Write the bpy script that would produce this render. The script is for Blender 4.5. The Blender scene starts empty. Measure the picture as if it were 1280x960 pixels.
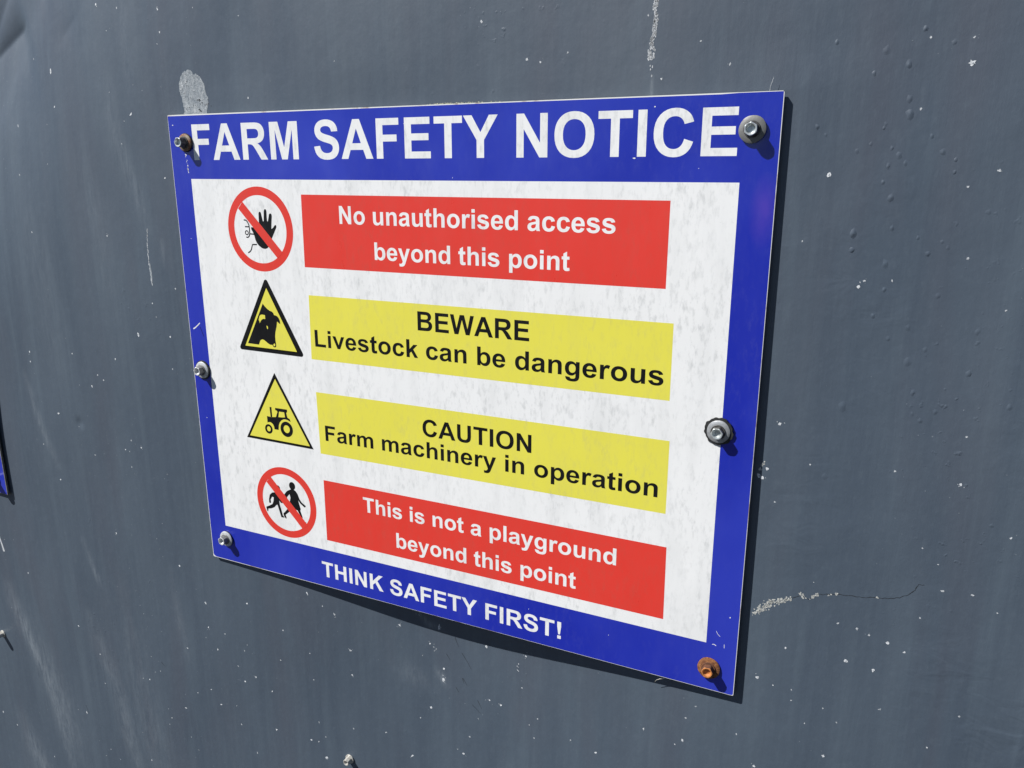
import bpy, math, random
import numpy as np
from mathutils import Vector, Matrix
from mathutils.geometry import tessellate_polygon

random.seed(7)
R_ = math.radians
S = bpy.context.scene
COL = S.collection
# The place is laid out in "sign millimetres": x to the right along the wall, y down from the
# sign's top left corner, z into the wall (the sign's face is z = 0).
TOP = 1600.0                       # height of the sign's top edge above the ground, mm
def W3(x, y, z):
    return (x / 1000.0, z / 1000.0, (TOP - y) / 1000.0)

# ------------------------------------------------------------------ camera
cam = bpy.data.cameras.new("camera")
camo = bpy.data.objects.new("camera", cam); COL.objects.link(camo)
cx, cy, cz = 551.5828, 46.0648, -499.4974
ax = [0.903853, -0.001516, 0.427840]          # image right
ay = [0.111528, 0.966255, -0.232191]          # image down
az = [-0.413050, 0.257582, 0.873522]          # viewing direction
def dirw(v): return Vector((v[0], v[2], -v[1]))
X, Y, Z = dirw(ax), -dirw(ay), -dirw(az)
m = Matrix(((X.x, Y.x, Z.x), (X.y, Y.y, Z.y), (X.z, Y.z, Z.z))).to_4x4()
m.translation = Vector(W3(cx, cy, cz))
camo.matrix_world = m
cam.sensor_width = 36.0
cam.lens = 987.22 / 1280.0 * 36.0
cam.clip_start = 0.01; cam.clip_end = 500.0
S.camera = camo

# ------------------------------------------------------------------ light
wd = bpy.data.worlds.new("World"); S.world = wd; wd.use_nodes = True
nt = wd.node_tree
sky = nt.nodes.new("ShaderNodeTexSky"); sky.sky_type = 'NISHITA'; sky.sun_disc = False
sky.sun_elevation = R_(47.1); sky.sun_rotation = R_(232.0)
sky.air_density = 0.5; sky.dust_density = 0.0; sky.ozone_density = 1.0
nt.links.new(sky.outputs[0], nt.nodes["Background"].inputs[0])
nt.nodes["Background"].inputs[1].default_value = 0.05
sl = bpy.data.lights.new("sun", 'SUN'); sl.energy = 5.0; sl.angle = R_(0.53); sl.color = (1.0, 0.98, 0.95)
so = bpy.data.objects.new("sun", sl); COL.objects.link(so)
SX, SY = 1.28, 1.75                # how far a shadow slides right / down per unit of depth
so.rotation_euler = Vector((SX, 1.0, -SY)).to_track_quat('-Z', 'Y').to_euler()
so.location = (-2, -2, 4)
S.view_settings.view_transform = 'Standard'; S.view_settings.look = 'None'
S.view_settings.exposure = 0.48; S.view_settings.gamma = 1.0
S.view_settings.use_curve_mapping = False
S.render.engine = 'CYCLES'

# ------------------------------------------------------------------ material helpers
def lin(h):
    h = h.lstrip('#'); o = []
    for i in (0, 2, 4):
        c = int(h[i:i+2], 16) / 255
        o.append(c / 12.92 if c <= 0.04045 else ((c + 0.055) / 1.055) ** 2.4)
    return (*o, 1.0)
class NT:
    def __init__(s, name):
        s.m = bpy.data.materials.new(name); s.m.use_nodes = True
        s.t = s.m.node_tree; s.b = s.t.nodes["Principled BSDF"]
    def n(s, typ, **kw):
        nd = s.t.nodes.new(typ)
        for k, v in kw.items():
            if k in nd.inputs: nd.inputs[k].default_value = v
            else: setattr(nd, k, v)
        return nd
    def l(s, a, b): s.t.links.new(a, b)
    def coord(s, scale=(1, 1, 1)):
        tc = s.n("ShaderNodeTexCoord"); mp = s.n("ShaderNodeMapping"); mp.inputs["Scale"].default_value = scale
        s.l(tc.outputs["Object"], mp.inputs[0]); return mp.outputs[0]
    def noise(s, scale3, scale=1.0, detail=4, rough=0.55, dist=0.0):
        nd = s.n("ShaderNodeTexNoise"); nd.inputs["Scale"].default_value = scale
        nd.inputs["Detail"].default_value = detail; nd.inputs["Roughness"].default_value = rough
        nd.inputs["Distortion"].default_value = dist
        s.l(s.coord(scale3), nd.inputs["Vector"]); return nd.outputs[0]
    def ramp(s, src, a, b, ca=0.0, cb=1.0):
        r = s.n("ShaderNodeMapRange"); r.inputs[1].default_value = a; r.inputs[2].default_value = b
        r.inputs[3].default_value = ca; r.inputs[4].default_value = cb
        s.l(src, r.inputs[0]); return r.outputs[0]
    def math(s, op, a, b):
        r = s.n("ShaderNodeMath"); r.operation = op
        for i, v in enumerate((a, b)):
            if isinstance(v, (int, float)): r.inputs[i].default_value = v
            else: s.l(v, r.inputs[i])
        return r.outputs[0]
    def mix(s, fac, a, b, blend='MIX'):
        r = s.n("ShaderNodeMix"); r.data_type = 'RGBA'; r.blend_type = blend
        for i, v in ((0, fac), (6, a), (7, b)):
            if isinstance(v, (int, float, tuple)): r.inputs[i].default_value = v
            else: s.l(v, r.inputs[i])
        return r.outputs[2]
    def bump(s, h, dist, strength=1.0, normal=None):
        r = s.n("ShaderNodeBump"); r.inputs["Distance"].default_value = dist; r.inputs["Strength"].default_value = strength
        s.l(h, r.inputs["Height"])
        if normal is not None: s.l(normal, r.inputs["Normal"])
        return r.outputs[0]

def print_mat(name, col, dirt_col, dirt=0.35, rough=0.22, spec=0.5, fade=None):
    """a printed vinyl colour with vertical weathering specks of grime"""
    k = NT(name)
    n1 = k.noise((330, 330, 130), detail=5, rough=0.65)          # small smudges, drawn out downwards
    n2 = k.noise((28, 28, 14), detail=3)                          # where the grime gathers
    f = k.math('MULTIPLY', k.ramp(n1, 0.50, 0.72), k.ramp(n2, 0.36, 0.66, 0.25, 1.0))
    c = k.mix(k.math('MULTIPLY', f, dirt), col, dirt_col)
    if fade: c = k.mix(k.ramp(k.noise((6, 6, 5), detail=4, dist=0.5), 0.40, 0.66), c, fade)
    if fade:
        vm = k.n("ShaderNodeVectorMath"); vm.operation = 'SUBTRACT'; k.l(k.coord(), vm.inputs[0]); vm.inputs[1].default_value = (0.2375, 0, 0.332)
        vs = k.n("ShaderNodeVectorMath"); vs.operation = 'MULTIPLY'; k.l(vm.outputs[0], vs.inputs[0]); vs.inputs[1].default_value = (110, 0, 42)
        vl = k.n("ShaderNodeVectorMath"); vl.operation = 'LENGTH'; k.l(vs.outputs[0], vl.inputs[0])
        sm = k.math('MULTIPLY', k.ramp(vl.outputs["Value"], 0.2, 1.0, 1.0, 0.0), k.ramp(k.noise((60, 60, 60), detail=3), 0.3, 0.6, .5, 1.0))
        c = k.mix(k.math('MULTIPLY', sm, 0.75), c, (0.075, 0.045, 0.40, 1))
    n3 = k.noise((900, 900, 700), detail=2)
    f3 = k.math('MULTIPLY', k.ramp(n3, 0.70, 0.78), dirt * 0.9)
    c = k.mix(f3, c, dirt_col)
    n4 = k.noise((60, 60, 9), detail=4)
    c = k.mix(k.math('MULTIPLY', k.ramp(n4, 0.48, 0.75), dirt * 0.35), c, dirt_col)
    k.l(c, k.b.inputs["Base Color"])
    k.l(k.ramp(k.noise((90, 90, 40), detail=5), 0.3, 0.7, rough - 0.05, rough + 0.12), k.b.inputs["Roughness"])
    k.b.inputs["Specular IOR Level"].default_value = spec
    b = k.bump(k.noise((11, 11, 9), detail=2), 0.0009)
    b = k.bump(k.noise((700, 700, 700), detail=2), 0.000012, normal=b)
    k.l(b, k.b.inputs["Normal"])
    return k.m
GRIME = (0.25, 0.27, 0.27, 1)
M = {}
M['white'] = print_mat("white_vinyl", (0.835, 0.835, 0.825, 1), GRIME, 0.42, 0.3)
M['blue'] = print_mat("blue_vinyl", (0.012, 0.024, 0.36, 1), (0.09, 0.10, 0.36, 1), 0.2, 0.14, fade=(0.030, 0.048, 0.44, 1))
M['red'] = print_mat("red_vinyl", (0.72, 0.046, 0.032, 1), (0.42, 0.10, 0.07, 1), 0.3, 0.32)
M['yellow'] = print_mat("yellow_vinyl", (0.76, 0.70, 0.085, 1), (0.50, 0.47, 0.20, 1), 0.36, 0.32)
M['black'] = print_mat("black_vinyl", (0.006, 0.006, 0.007, 1), (0.05, 0.05, 0.05, 1), 0.2, 0.3, spec=0.3)

def edge_mat():
    k = NT("board_edge")
    n = k.noise((60, 400, 60), detail=4)
    c = k.mix(k.ramp(n, 0.58, 0.68), (0.78, 0.77, 0.74, 1), (0.40, 0.30, 0.22, 1))
    k.l(c, k.b.inputs["Base Color"]); k.b.inputs["Roughness"].default_value = 0.55
    return k.m
M['edge'] = edge_mat()

def wall_mat(name="wall_paint"):
    k = NT(name)
    at = k.n("ShaderNodeAttribute"); at.attribute_name = "scuff"
    at.attribute_type = 'GEOMETRY'
    streak = k.noise((120, 120, 5), detail=5, rough=0.6)            # brushed / rain-washed vertical streaks
    broad = k.noise((14, 14, 3.0), detail=4, rough=0.6, dist=0.4)
    mott = k.noise((260, 260, 140), detail=5, rough=0.7)
    c = k.mix(k.ramp(streak, 0.35, 0.68), (0.060, 0.081, 0.110, 1), (0.067, 0.090, 0.120, 1))
    c = k.mix(k.math('MULTIPLY', k.ramp(broad, 0.40, 0.70), 0.55), c, (0.082, 0.108, 0.138, 1))
    tint = k.noise((11, 11, 2.2), detail=3, rough=0.6, dist=0.6)          # purplish washed bands
    c = k.mix(k.math('MULTIPLY', k.ramp(tint, 0.50, 0.68), 0.6), c, (0.072, 0.084, 0.110, 1))
    run_ = k.noise((55, 55, 3.5), detail=5, rough=0.65, dist=0.25)
    c = k.mix(k.math('MULTIPLY', k.ramp(run_, 0.52, 0.74), 0.40), c, (0.098, 0.130, 0.162, 1))
    c = k.mix(k.math('MULTIPLY', k.ramp(mott, 0.52, 0.78), 0.30), c, (0.105, 0.134, 0.165, 1))
    # pale scuffs and chalky runs, broken up by a streaky noise
    br = k.noise((240, 240, 45), detail=6, rough=0.75, dist=0.5)
    sc = k.math('MULTIPLY', at.outputs["Fac"], k.ramp(br, 0.36, 0.66, 0.0, 1.15))
    c = k.mix(sc, c, (0.36, 0.40, 0.43, 1))
    # fine pale specks
    v = k.n("ShaderNodeTexVoronoi"); v.inputs["Scale"].default_value = 1.0; v.inputs["Randomness"].default_value = 1.0
    k.l(k.coord((150, 150, 120)), v.inputs["Vector"])
    gate = k.ramp(k.noise((9, 9, 6), detail=3), 0.45, 0.7, 0.0, 1.0)
    rad = k.math('MULTIPLY', gate, 0.075)
    sp = k.math('LESS_THAN', v.outputs["Distance"], rad)
    c = k.mix(k.math('MULTIPLY', sp, 0.25), c, (0.42, 0.45, 0.47, 1))
    k.l(c, k.b.inputs["Base Color"])
    k.l(k.ramp(broad, 0.35, 0.7, 0.46, 0.56), k.b.inputs["Roughness"])
    k.b.inputs["Specular IOR Level"].default_value = 0.55
    b = k.bump(k.noise((230, 230, 12), detail=4, rough=0.6), 0.00010)
    b = k.bump(k.noise((75, 75, 60), detail=3), 0.00030, normal=b)
    lumps = k.math('MULTIPLY', k.ramp(k.noise((210, 210, 190), detail=2), 0.66, 0.82), k.ramp(k.noise((7, 7, 4), detail=2), 0.5, 0.68))
    b = k.bump(lumps, 0.00025, normal=b)
    wrinkle = k.math('MULTIPLY', k.noise((42, 42, 75), detail=2, rough=0.5, dist=0.8), k.ramp(k.noise((8, 8, 7), detail=2), 0.50, 0.68))
    sep = k.n("ShaderNodeSeparateXYZ"); k.l(k.coord(), sep.inputs[0])
    b = k.bump(k.math('MULTIPLY', wrinkle, k.ramp(sep.outputs[0], 0.47, 0.56)), 0.0012, normal=b)
    b = k.bump(k.noise((1300, 1300, 700), detail=2), 0.00003, normal=b)
    k.l(b, k.b.inputs["Normal"])
    return k.m
M['wall'] = wall_mat()

def simple(name, col, rough, metal=0.0, col2=None, nscale=(300, 300, 300), a=0.4, b_=0.65, bumpd=0.0):
    k = NT(name)
    if col2:
        n = k.noise(nscale, detail=5, rough=0.65)
        k.l(k.mix(k.ramp(n, a, b_), col, col2), k.b.inputs["Base Color"])
        k.l(k.ramp(n, a, b_, rough, min(1, rough + 0.2)), k.b.inputs["Roughness"])
    else:
        k.b.inputs["Base Color"].default_value = col
        k.b.inputs["Roughness"].default_value = rough
    k.b.inputs["Metallic"].default_value = metal
    if bumpd: k.l(k.bump(k.noise(tuple(v * 2 for v in nscale), detail=4), bumpd), k.b.inputs["Normal"])
    return k.m
M['back'] = simple("board_back", (0.03, 0.03, 0.032, 1), 0.7)
M['edge_grey'] = simple("grimy_edge", (0.22, 0.21, 0.19, 1), 0.7, 0.0, (0.10, 0.09, 0.08, 1))
M['steel_side'] = simple("shaded_steel", (0.10, 0.10, 0.10, 1), 0.5, 0.5, (0.05, 0.045, 0.04, 1), (400, 400, 400))  # bolt head sides, with their shade painted into the colour
M['rust_side'] = simple("shaded_rust", (0.13, 0.05, 0.022, 1), 0.75, 0.0, (0.06, 0.025, 0.014, 1), (400, 400, 400))  # rust darkened to paint in the shade on a rusted head's sides
M['zinc'] = simple("zinc_bright", (0.66, 0.67, 0.67, 1), 0.38, 0.35, (0.42, 0.43, 0.43, 1), (350, 350, 350), bumpd=0.00008)
M['zinc_dull'] = simple("zinc_dull", (0.19, 0.19, 0.185, 1), 0.55, 0.3, (0.13, 0.10, 0.07, 1), (260, 260, 260), 0.56, 0.8, bumpd=0.0001)  # dull washer zinc, also the painted shade on bright zinc heads' sides
M['zinc_mid'] = simple("zinc_weathered", (0.42, 0.43, 0.44, 1), 0.42, 0.4, (0.28, 0.29, 0.30, 1), (350, 350, 350), bumpd=0.0001)
M['zinc_head'] = simple("zinc_head", (0.60, 0.64, 0.64, 1), 0.32, 0.6, (0.42, 0.45, 0.45, 1), (300, 300, 300), bumpd=0.00006)
M['rust'] = simple("rust", (0.30, 0.125, 0.04, 1), 0.75, 0.0, (0.10, 0.034, 0.015, 1), (420, 420, 420), 0.38, 0.62, bumpd=0.0003)
M['rust_head'] = simple("rust_head", (0.50, 0.19, 0.05, 1), 0.6, 0.0, (0.14, 0.04, 0.018, 1), (330, 330, 330), 0.45, 0.7, bumpd=0.0002)
M['rust_grey'] = simple("rusty_steel", (0.26, 0.21, 0.15, 1), 0.65, 0.2, (0.20, 0.075, 0.035, 1), (260, 260, 260), 0.4, 0.6, bumpd=0.0002)
M['rubber'] = simple("rubber", (0.014, 0.014, 0.015, 1), 0.6, 0.0, (0.03, 0.03, 0.03, 1))
M['chip'] = simple("bare_chip", (0.62, 0.64, 0.66, 1), 0.6, 0.0, (0.34, 0.36, 0.38, 1), (700, 700, 700), 0.4, 0.6)
M['chip_bright'] = simple("bright_chip", (0.74, 0.76, 0.78, 1), 0.6, 0.0, (0.50, 0.52, 0.54, 1), (700, 700, 700), 0.4, 0.6)
M['chip_faint'] = simple("faint_chip", (0.22, 0.25, 0.28, 1), 0.6, 0.0, (0.13, 0.16, 0.19, 1), (700, 700, 700), 0.4, 0.6)
M['flake'] = simple("flaked_primer", (0.60, 0.60, 0.55, 1), 0.7, 0.0, (0.30, 0.31, 0.30, 1), (700, 700, 700), 0.4, 0.65)
M['crack'] = simple("crack_line", (0.022, 0.028, 0.036, 1), 0.7)
M['screwpaint'] = simple("painted_screw", (0.55, 0.54, 0.50, 1), 0.4, 0.2, (0.30, 0.28, 0.25, 1), (500, 500, 500))
M['stalk'] = simple("dry_stalk", (0.60, 0.57, 0.48, 1), 0.7)
M['thread'] = simple("spider_thread", (0.55, 0.57, 0.58, 1), 0.4)
M['moss'] = simple("moss_crumbs", (0.30, 0.31, 0.20, 1), 0.9, 0.0, (0.60, 0.58, 0.45, 1), (600, 600, 600))
M['ground'] = simple("yard_tarmac", (0.040, 0.040, 0.039, 1), 0.9, 0.0, (0.03, 0.03, 0.029, 1), (3, 3, 3), 0.35, 0.65)
def bare_mat():
    k = NT("bare_patch")
    n = k.noise((260, 260, 190), detail=6, rough=0.8, dist=0.8)
    n2 = k.noise((620, 620, 170), detail=5, rough=0.75)
    n3 = k.noise((420, 420, 330), detail=4, rough=0.7, dist=1.5)
    c = k.mix(k.ramp(n, 0.38, 0.60), (0.17, 0.20, 0.23, 1), (0.33, 0.36, 0.38, 1))
    c = k.mix(k.math('MULTIPLY', k.ramp(n2, 0.54, 0.66), 0.8), c, (0.52, 0.54, 0.55, 1))
    c = k.mix(k.math('MULTIPLY', k.ramp(n3, 0.60, 0.68), 0.8), c, (0.065, 0.085, 0.11, 1))
    k.l(c, k.b.inputs["Base Color"]); k.b.inputs["Roughness"].default_value = 0.75
    k.l(k.bump(n, 0.0008), k.b.inputs["Normal"])
    return k.m
M['bare'] = bare_mat()

# ------------------------------------------------------------------ mesh helpers
def link(name, verts, faces, mat, parent=None, origin=None, label=None, smooth=False):
    """verts in world metres; origin = the parent's place (parents have no rotation)"""
    me = bpy.data.meshes.new(name)
    if origin is None and parent is not None: origin = ORG[parent.name]
    off = Vector(origin) if origin is not None else Vector((0, 0, 0))
    me.from_pydata([tuple(Vector(v) - off) for v in verts], [], faces)
    me.materials.append(mat)
    if smooth: me.polygons.foreach_set("use_smooth", [True] * len(me.polygons))
    me.update()
    o = bpy.data.objects.new(name, me); COL.objects.link(o)
    if parent is not None: o.parent = parent
    ORG[o.name] = tuple(off)
    if label: o["label"] = label
    return o
ORG = {}
def flat(polys, z):
    """polys: list of (list of loops in sign mm); returns verts, faces facing the viewer. z may be a function"""
    V, F = [], []
    zf = z if callable(z) else (lambda x, y: z)
    for loops in polys:
        base = len(V)
        vs = [[Vector((p[0], p[1], 0)) for p in lp] for lp in loops]
        tris = tessellate_polygon(vs)
        fl = [p for lp in loops for p in lp]
        V += [W3(p[0], p[1], zf(p[0], p[1])) for p in fl]
        for a, b, c in tris:
            pa, pb, pc = fl[a], fl[b], fl[c]
            ar = (pb[0]-pa[0])*(pc[1]-pa[1]) - (pc[0]-pa[0])*(pb[1]-pa[1])
            if abs(ar) < 1e-9: continue
            F.append((base+a, base+c, base+b) if ar > 0 else (base+a, base+b, base+c))
    # wanted normal -Y (towards the viewer): x right, y down winding seen from the front
    return V, [tuple(reversed(f)) for f in F]
def flat_obj(name, polys, z, mat, parent, label=None):
    V, F = flat(polys, z)
    return link(name, V, F, M[mat], parent, label=label)
def circ(x, y, r, n=64, ry=None):
    ry = ry or r
    return [(x + r*math.cos(2*math.pi*i/n), y + ry*math.sin(2*math.pi*i/n)) for i in range(n)]
def rect(x0, y0, x1, y1): return [(x0, y0), (x1, y0), (x1, y1), (x0, y1)]
def rrect(x0, y0, x1, y1, r, n=5):
    P = []
    for cx_, cy_, a0 in ((x1-r, y0+r, -90), (x1-r, y1-r, 0), (x0+r, y1-r, 90), (x0+r, y0+r, 180)):
        for i in range(n+1):
            a = R_(a0 + 90*i/n); P.append((cx_ + r*math.cos(a), cy_ + r*math.sin(a)))
    return P
def smoothed(pts, k=3):
    """closed Catmull-Rom through the points"""
    n = len(pts); o = []
    for i in range(n):
        p0, p1, p2, p3 = pts[i-1], pts[i], pts[(i+1) % n], pts[(i+2) % n]
        for j in range(k):
            t = j / k
            o.append(tuple(0.5*((2*p1[d]) + (-p0[d]+p2[d])*t + (2*p0[d]-5*p1[d]+4*p2[d]-p3[d])*t*t + (-p0[d]+3*p1[d]-3*p2[d]+p3[d])*t**3) for d in (0, 1)))
    return o
def stroke(pts, w, w1=None):
    """an open polyline as a ribbon"""
    L, Rr = [], []
    n = len(pts); w1 = w if w1 is None else w1
    for i, p in enumerate(pts):
        a = pts[max(0, i-1)]; b = pts[min(n-1, i+1)]
        d = math.hypot(b[0]-a[0], b[1]-a[1]) or 1
        nx, ny = -(b[1]-a[1])/d, (b[0]-a[0])/d
        ww = (w + (w1-w)*i/max(1, n-1))/2
        L.append((p[0]+nx*ww, p[1]+ny*ww)); Rr.append((p[0]-nx*ww, p[1]-ny*ww))
    return L + Rr[::-1]
def tube(pts, r, n=6):
    V, F = [], []
    P = [Vector(p) for p in pts]
    for i, p in enumerate(P):
        d = (P[min(len(P)-1, i+1)] - P[max(0, i-1)]).normalized()
        u = d.orthogonal().normalized(); w = d.cross(u)
        rr = r * (1 - 0.6*i/len(P))
        for j in range(n):
            a = 2*math.pi*j/n; V.append(tuple(p + (u*math.cos(a) + w*math.sin(a))*rr))
    for i in range(len(P)-1):
        for j in range(n):
            F.append((i*n+j, i*n+(j+1) % n, (i+1)*n+(j+1) % n, (i+1)*n+j))
    F.append(tuple(range(n))[::-1]); F.append(tuple((len(P)-1)*n+j for j in range(n)))
    return V, F
def thing(name, label, cat, loc, group=None):
    o = bpy.data.objects.new(name, None); COL.objects.link(o); o.location = loc
    o.empty_display_size = 0.05
    o["label"] = label; o["category"] = cat
    if group: o["group"] = group
    ORG[o.name] = tuple(loc)
    return o

# ------------------------------------------------------------------ wall: painted steel sheet, dented
def sstep(a, b, v):
    t = np.clip((v-a)/(b-a), 0, 1); return t*t*(3-2*t)
def depth(x, y):
    """how far the wall's face lies behind the sign's face, mm"""
    x = np.asarray(x, float); y = np.asarray(y, float)
    d = 2.35 + 1.35*sstep(60, 480, x)
    sy = np.where(y < 400, 170.0, 230.0)
    d = d + 11.0*np.exp(-((x-255)/112)**2/1.9)*np.exp(-((y-400)/sy)**2/2)
    # oil-canning of the sheet away from the fixings
    out = 1 - sstep(-40, 10, x)*(1-sstep(490, 560, x))*sstep(-30, 0, y)*(1-sstep(400, 430, y))
    d = d + out*(0.55*np.sin(x/71+0.6)*np.sin(y/96+1.1) + 0.35*np.sin(x/37+y/113)*np.sin(y/41+2.0) + 0.4*np.sin(x/160-1.0+y/300))
    # sharp crease of a dent beside the top left
    ux, uy = 0.91, -0.41
    s = (x+203)*ux + (y+85)*uy
    t = (x+203)*0.41 + (y+85)*0.91
    along = 1 - sstep(-8, 16, s)
    prof = np.where(t > 0, np.exp(-t/38.0), np.exp(t/18.0))
    d = d + 7.0*along*prof
    d = d + 1.3*np.exp(-(((x+303)/34)**2 + ((y-392)/60)**2))
    u = (x+200)*0.75 + (y+100)*0.66
    d = d + 26.0*np.exp(-np.maximum(u, -25)/80.0)*(1 - 0.25*sstep(25, -25, u))
    s2 = (x+122)*0.80 + (y+77)*-0.60; t2 = (x+122)*0.60 + (y+77)*0.80
    d = d + 0.9*np.exp(-(s2/16)**2)*np.where(t2 > 0, np.exp(-t2/10), np.exp(t2/8))
    # small knock low on the left, and shallow ones
    for (a, b, r, k) in ((-171, 291, 3.6, 1.0), (70, -60, 22, 0.5), (-110, 60, 30, 0.6), (-250, 250, 40, 0.9), (560, 480, 35, 0.7), (350, 560, 50, 0.9), (580, -20, 26, 0.4), (545, 235, 16, 0.25), (560, 245, 9, 0.2), (480, -52, 10, 0.3)):
        d = d + k*np.exp(-((x-a)**2 + (y-b)**2)/(2*r*r))
    return d
def dep(x, y): return float(depth(x, y))

def build_wall():
    xs = np.concatenate([np.linspace(-1900, -520, 24, endpoint=False), np.arange(-520, 780, 2.0), np.linspace(780, 2100, 24)])
    ys = np.concatenate([np.linspace(-900, -200, 14, endpoint=False), np.arange(-200, 900, 2.0), np.linspace(900, 1600, 14)])
    gx, gy = np.meshgrid(xs, ys)
    d = depth(gx, gy)
    nx, ny = len(xs), len(ys)
    v = np.stack([gx/1000, d/1000, (TOP-gy)/1000], -1).reshape(-1, 3)
    i = np.arange(nx*ny).reshape(ny, nx)
    q = np.stack([i[:-1, :-1], i[1:, :-1], i[1:, 1:], i[:-1, 1:]], -1).reshape(-1, 4)
    # back and rim of the sheet's frame
    b0 = len(v)
    back = np.array([[xs[0]/1000, .06, (TOP-ys[0])/1000], [xs[-1]/1000, .06, (TOP-ys[0])/1000], [xs[-1]/1000, .06, (TOP-ys[-1])/1000], [xs[0]/1000, .06, (TOP-ys[-1])/1000]])
    c = [i[0, 0], i[0, -1], i[-1, -1], i[-1, 0]]
    v = np.concatenate([v, back])
    extra = [[b0, b0+1, b0+2, b0+3]] + [[c[k], c[(k+1) % 4], b0+(k+1) % 4, b0+k] for k in range(4)]
    q = np.concatenate([q, np.array(extra)])
    me = bpy.data.meshes.new("metal_wall")
    me.vertices.add(len(v)); me.vertices.foreach_set("co", v.astype(np.float32).ravel())
    me.loops.add(q.size); me.loops.foreach_set("vertex_index", q.astype(np.int32).ravel())
    me.polygons.add(len(q)); me.polygons.foreach_set("loop_start", np.arange(0, q.size, 4, dtype=np.int32))
    me.update(calc_edges=True)
    me.polygons.foreach_set("use_smooth", np.ones(len(q), bool))
    # pale scuffs and runs worn into the paint
    sc = np.zeros(gx.shape)
    def run(pts, w, k, w1=None, taper=True):
        nonlocal sc
        w1 = w1 or w
        for a in range(len(pts)-1):
            (x0, y0), (x1, y1) = pts[a], pts[a+1]
            L = math.hypot(x1-x0, y1-y0)
            tt = np.clip(((gx-x0)*(x1-x0)+(gy-y0)*(y1-y0))/(L*L), 0, 1)
            dist = np.hypot(gx-(x0+tt*(x1-x0)), gy-(y0+tt*(y1-y0)))
            u = (a+tt)/(len(pts)-1)
            ww = w+(w1-w)*u
            sc = np.maximum(sc, k*np.exp(-(dist/ww)**2)*((np.sin(math.pi*np.clip(u, .04, .96))**.5) if taper else 1))
    run([(-340, 520), (-320, 568), (-292, 633), (-271, 745)], 13, .36, 8)
    run([(-336, 530), (-325, 570), (-300, 625)], 4, .30, 3)
    run([(222, 412), (230, 420), (241, 421)], 3, .3)
    run([(238, 462), (246, 474)], 3.5, .35)
    run([(195, 470), (232, 478)], 10, .12)
    run([(-310, 560), (-280, 650), (-262, 720)], 22, .2)
    run([(-192, 425), (-181, 458), (-174, 475)], 4, .22)
    run([(-200, 520), (-169, 603), (-158, 678), (-150, 720)], 12, .2)
    run([(-172, 600), (-163, 650)], 5, .14)
    run([(-150, 480), (-125, 620), (-110, 720)], 26, .10)
    run([(-63, 430), (-60, 490), (-55, 530)], 5, .13)
    run([(-250, 250), (-235, 300), (-215, 345)], 5, .20)
    run([(-75, -30), (-68, 20), (-52, 60), (-44, 95)], 9, .15)
    run([(-45, -100), (-48, -60), (-46, -10)], 6, .10)
    run([(-25, 100), (-27, 125)], 3, .14)
    run([(-120, 20), (-110, 80), (-100, 170)], 14, .08)
    run([(-215, 60), (-200, 150), (-190, 240)], 20, .07)
    run([(408, -12), (408, 4)], 1.2, .40)
    run([(300, 520), (310, 620)], 8, .06)
    run([(-360, 705), (-335, 760), (-330, 800)], 16, .25)
    a = me.attributes.new("scuff", 'FLOAT', 'POINT')
    a.data.foreach_set("value", np.concatenate([sc.ravel(), np.zeros(4)]).astype(np.float32))
    me.materials.append(M['wall'])
    o = bpy.data.objects.new("metal_wall", me); COL.objects.link(o)
    o["kind"] = "structure"; o["label"] = "blue-grey painted steel sheet wall with dents, chips and pale scuffs"
    ORG[o.name] = (0, 0, 0)
    return o
wall = build_wall()

gv = [(-60, -80, 0), (60, -80, 0), (60, 60, 0), (-60, 60, 0)]
gr = link("ground", gv, [(0, 1, 2, 3)], M['ground']); gr["kind"] = "structure"
gr["label"] = "dark tarmac yard in front of the wall"

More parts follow.
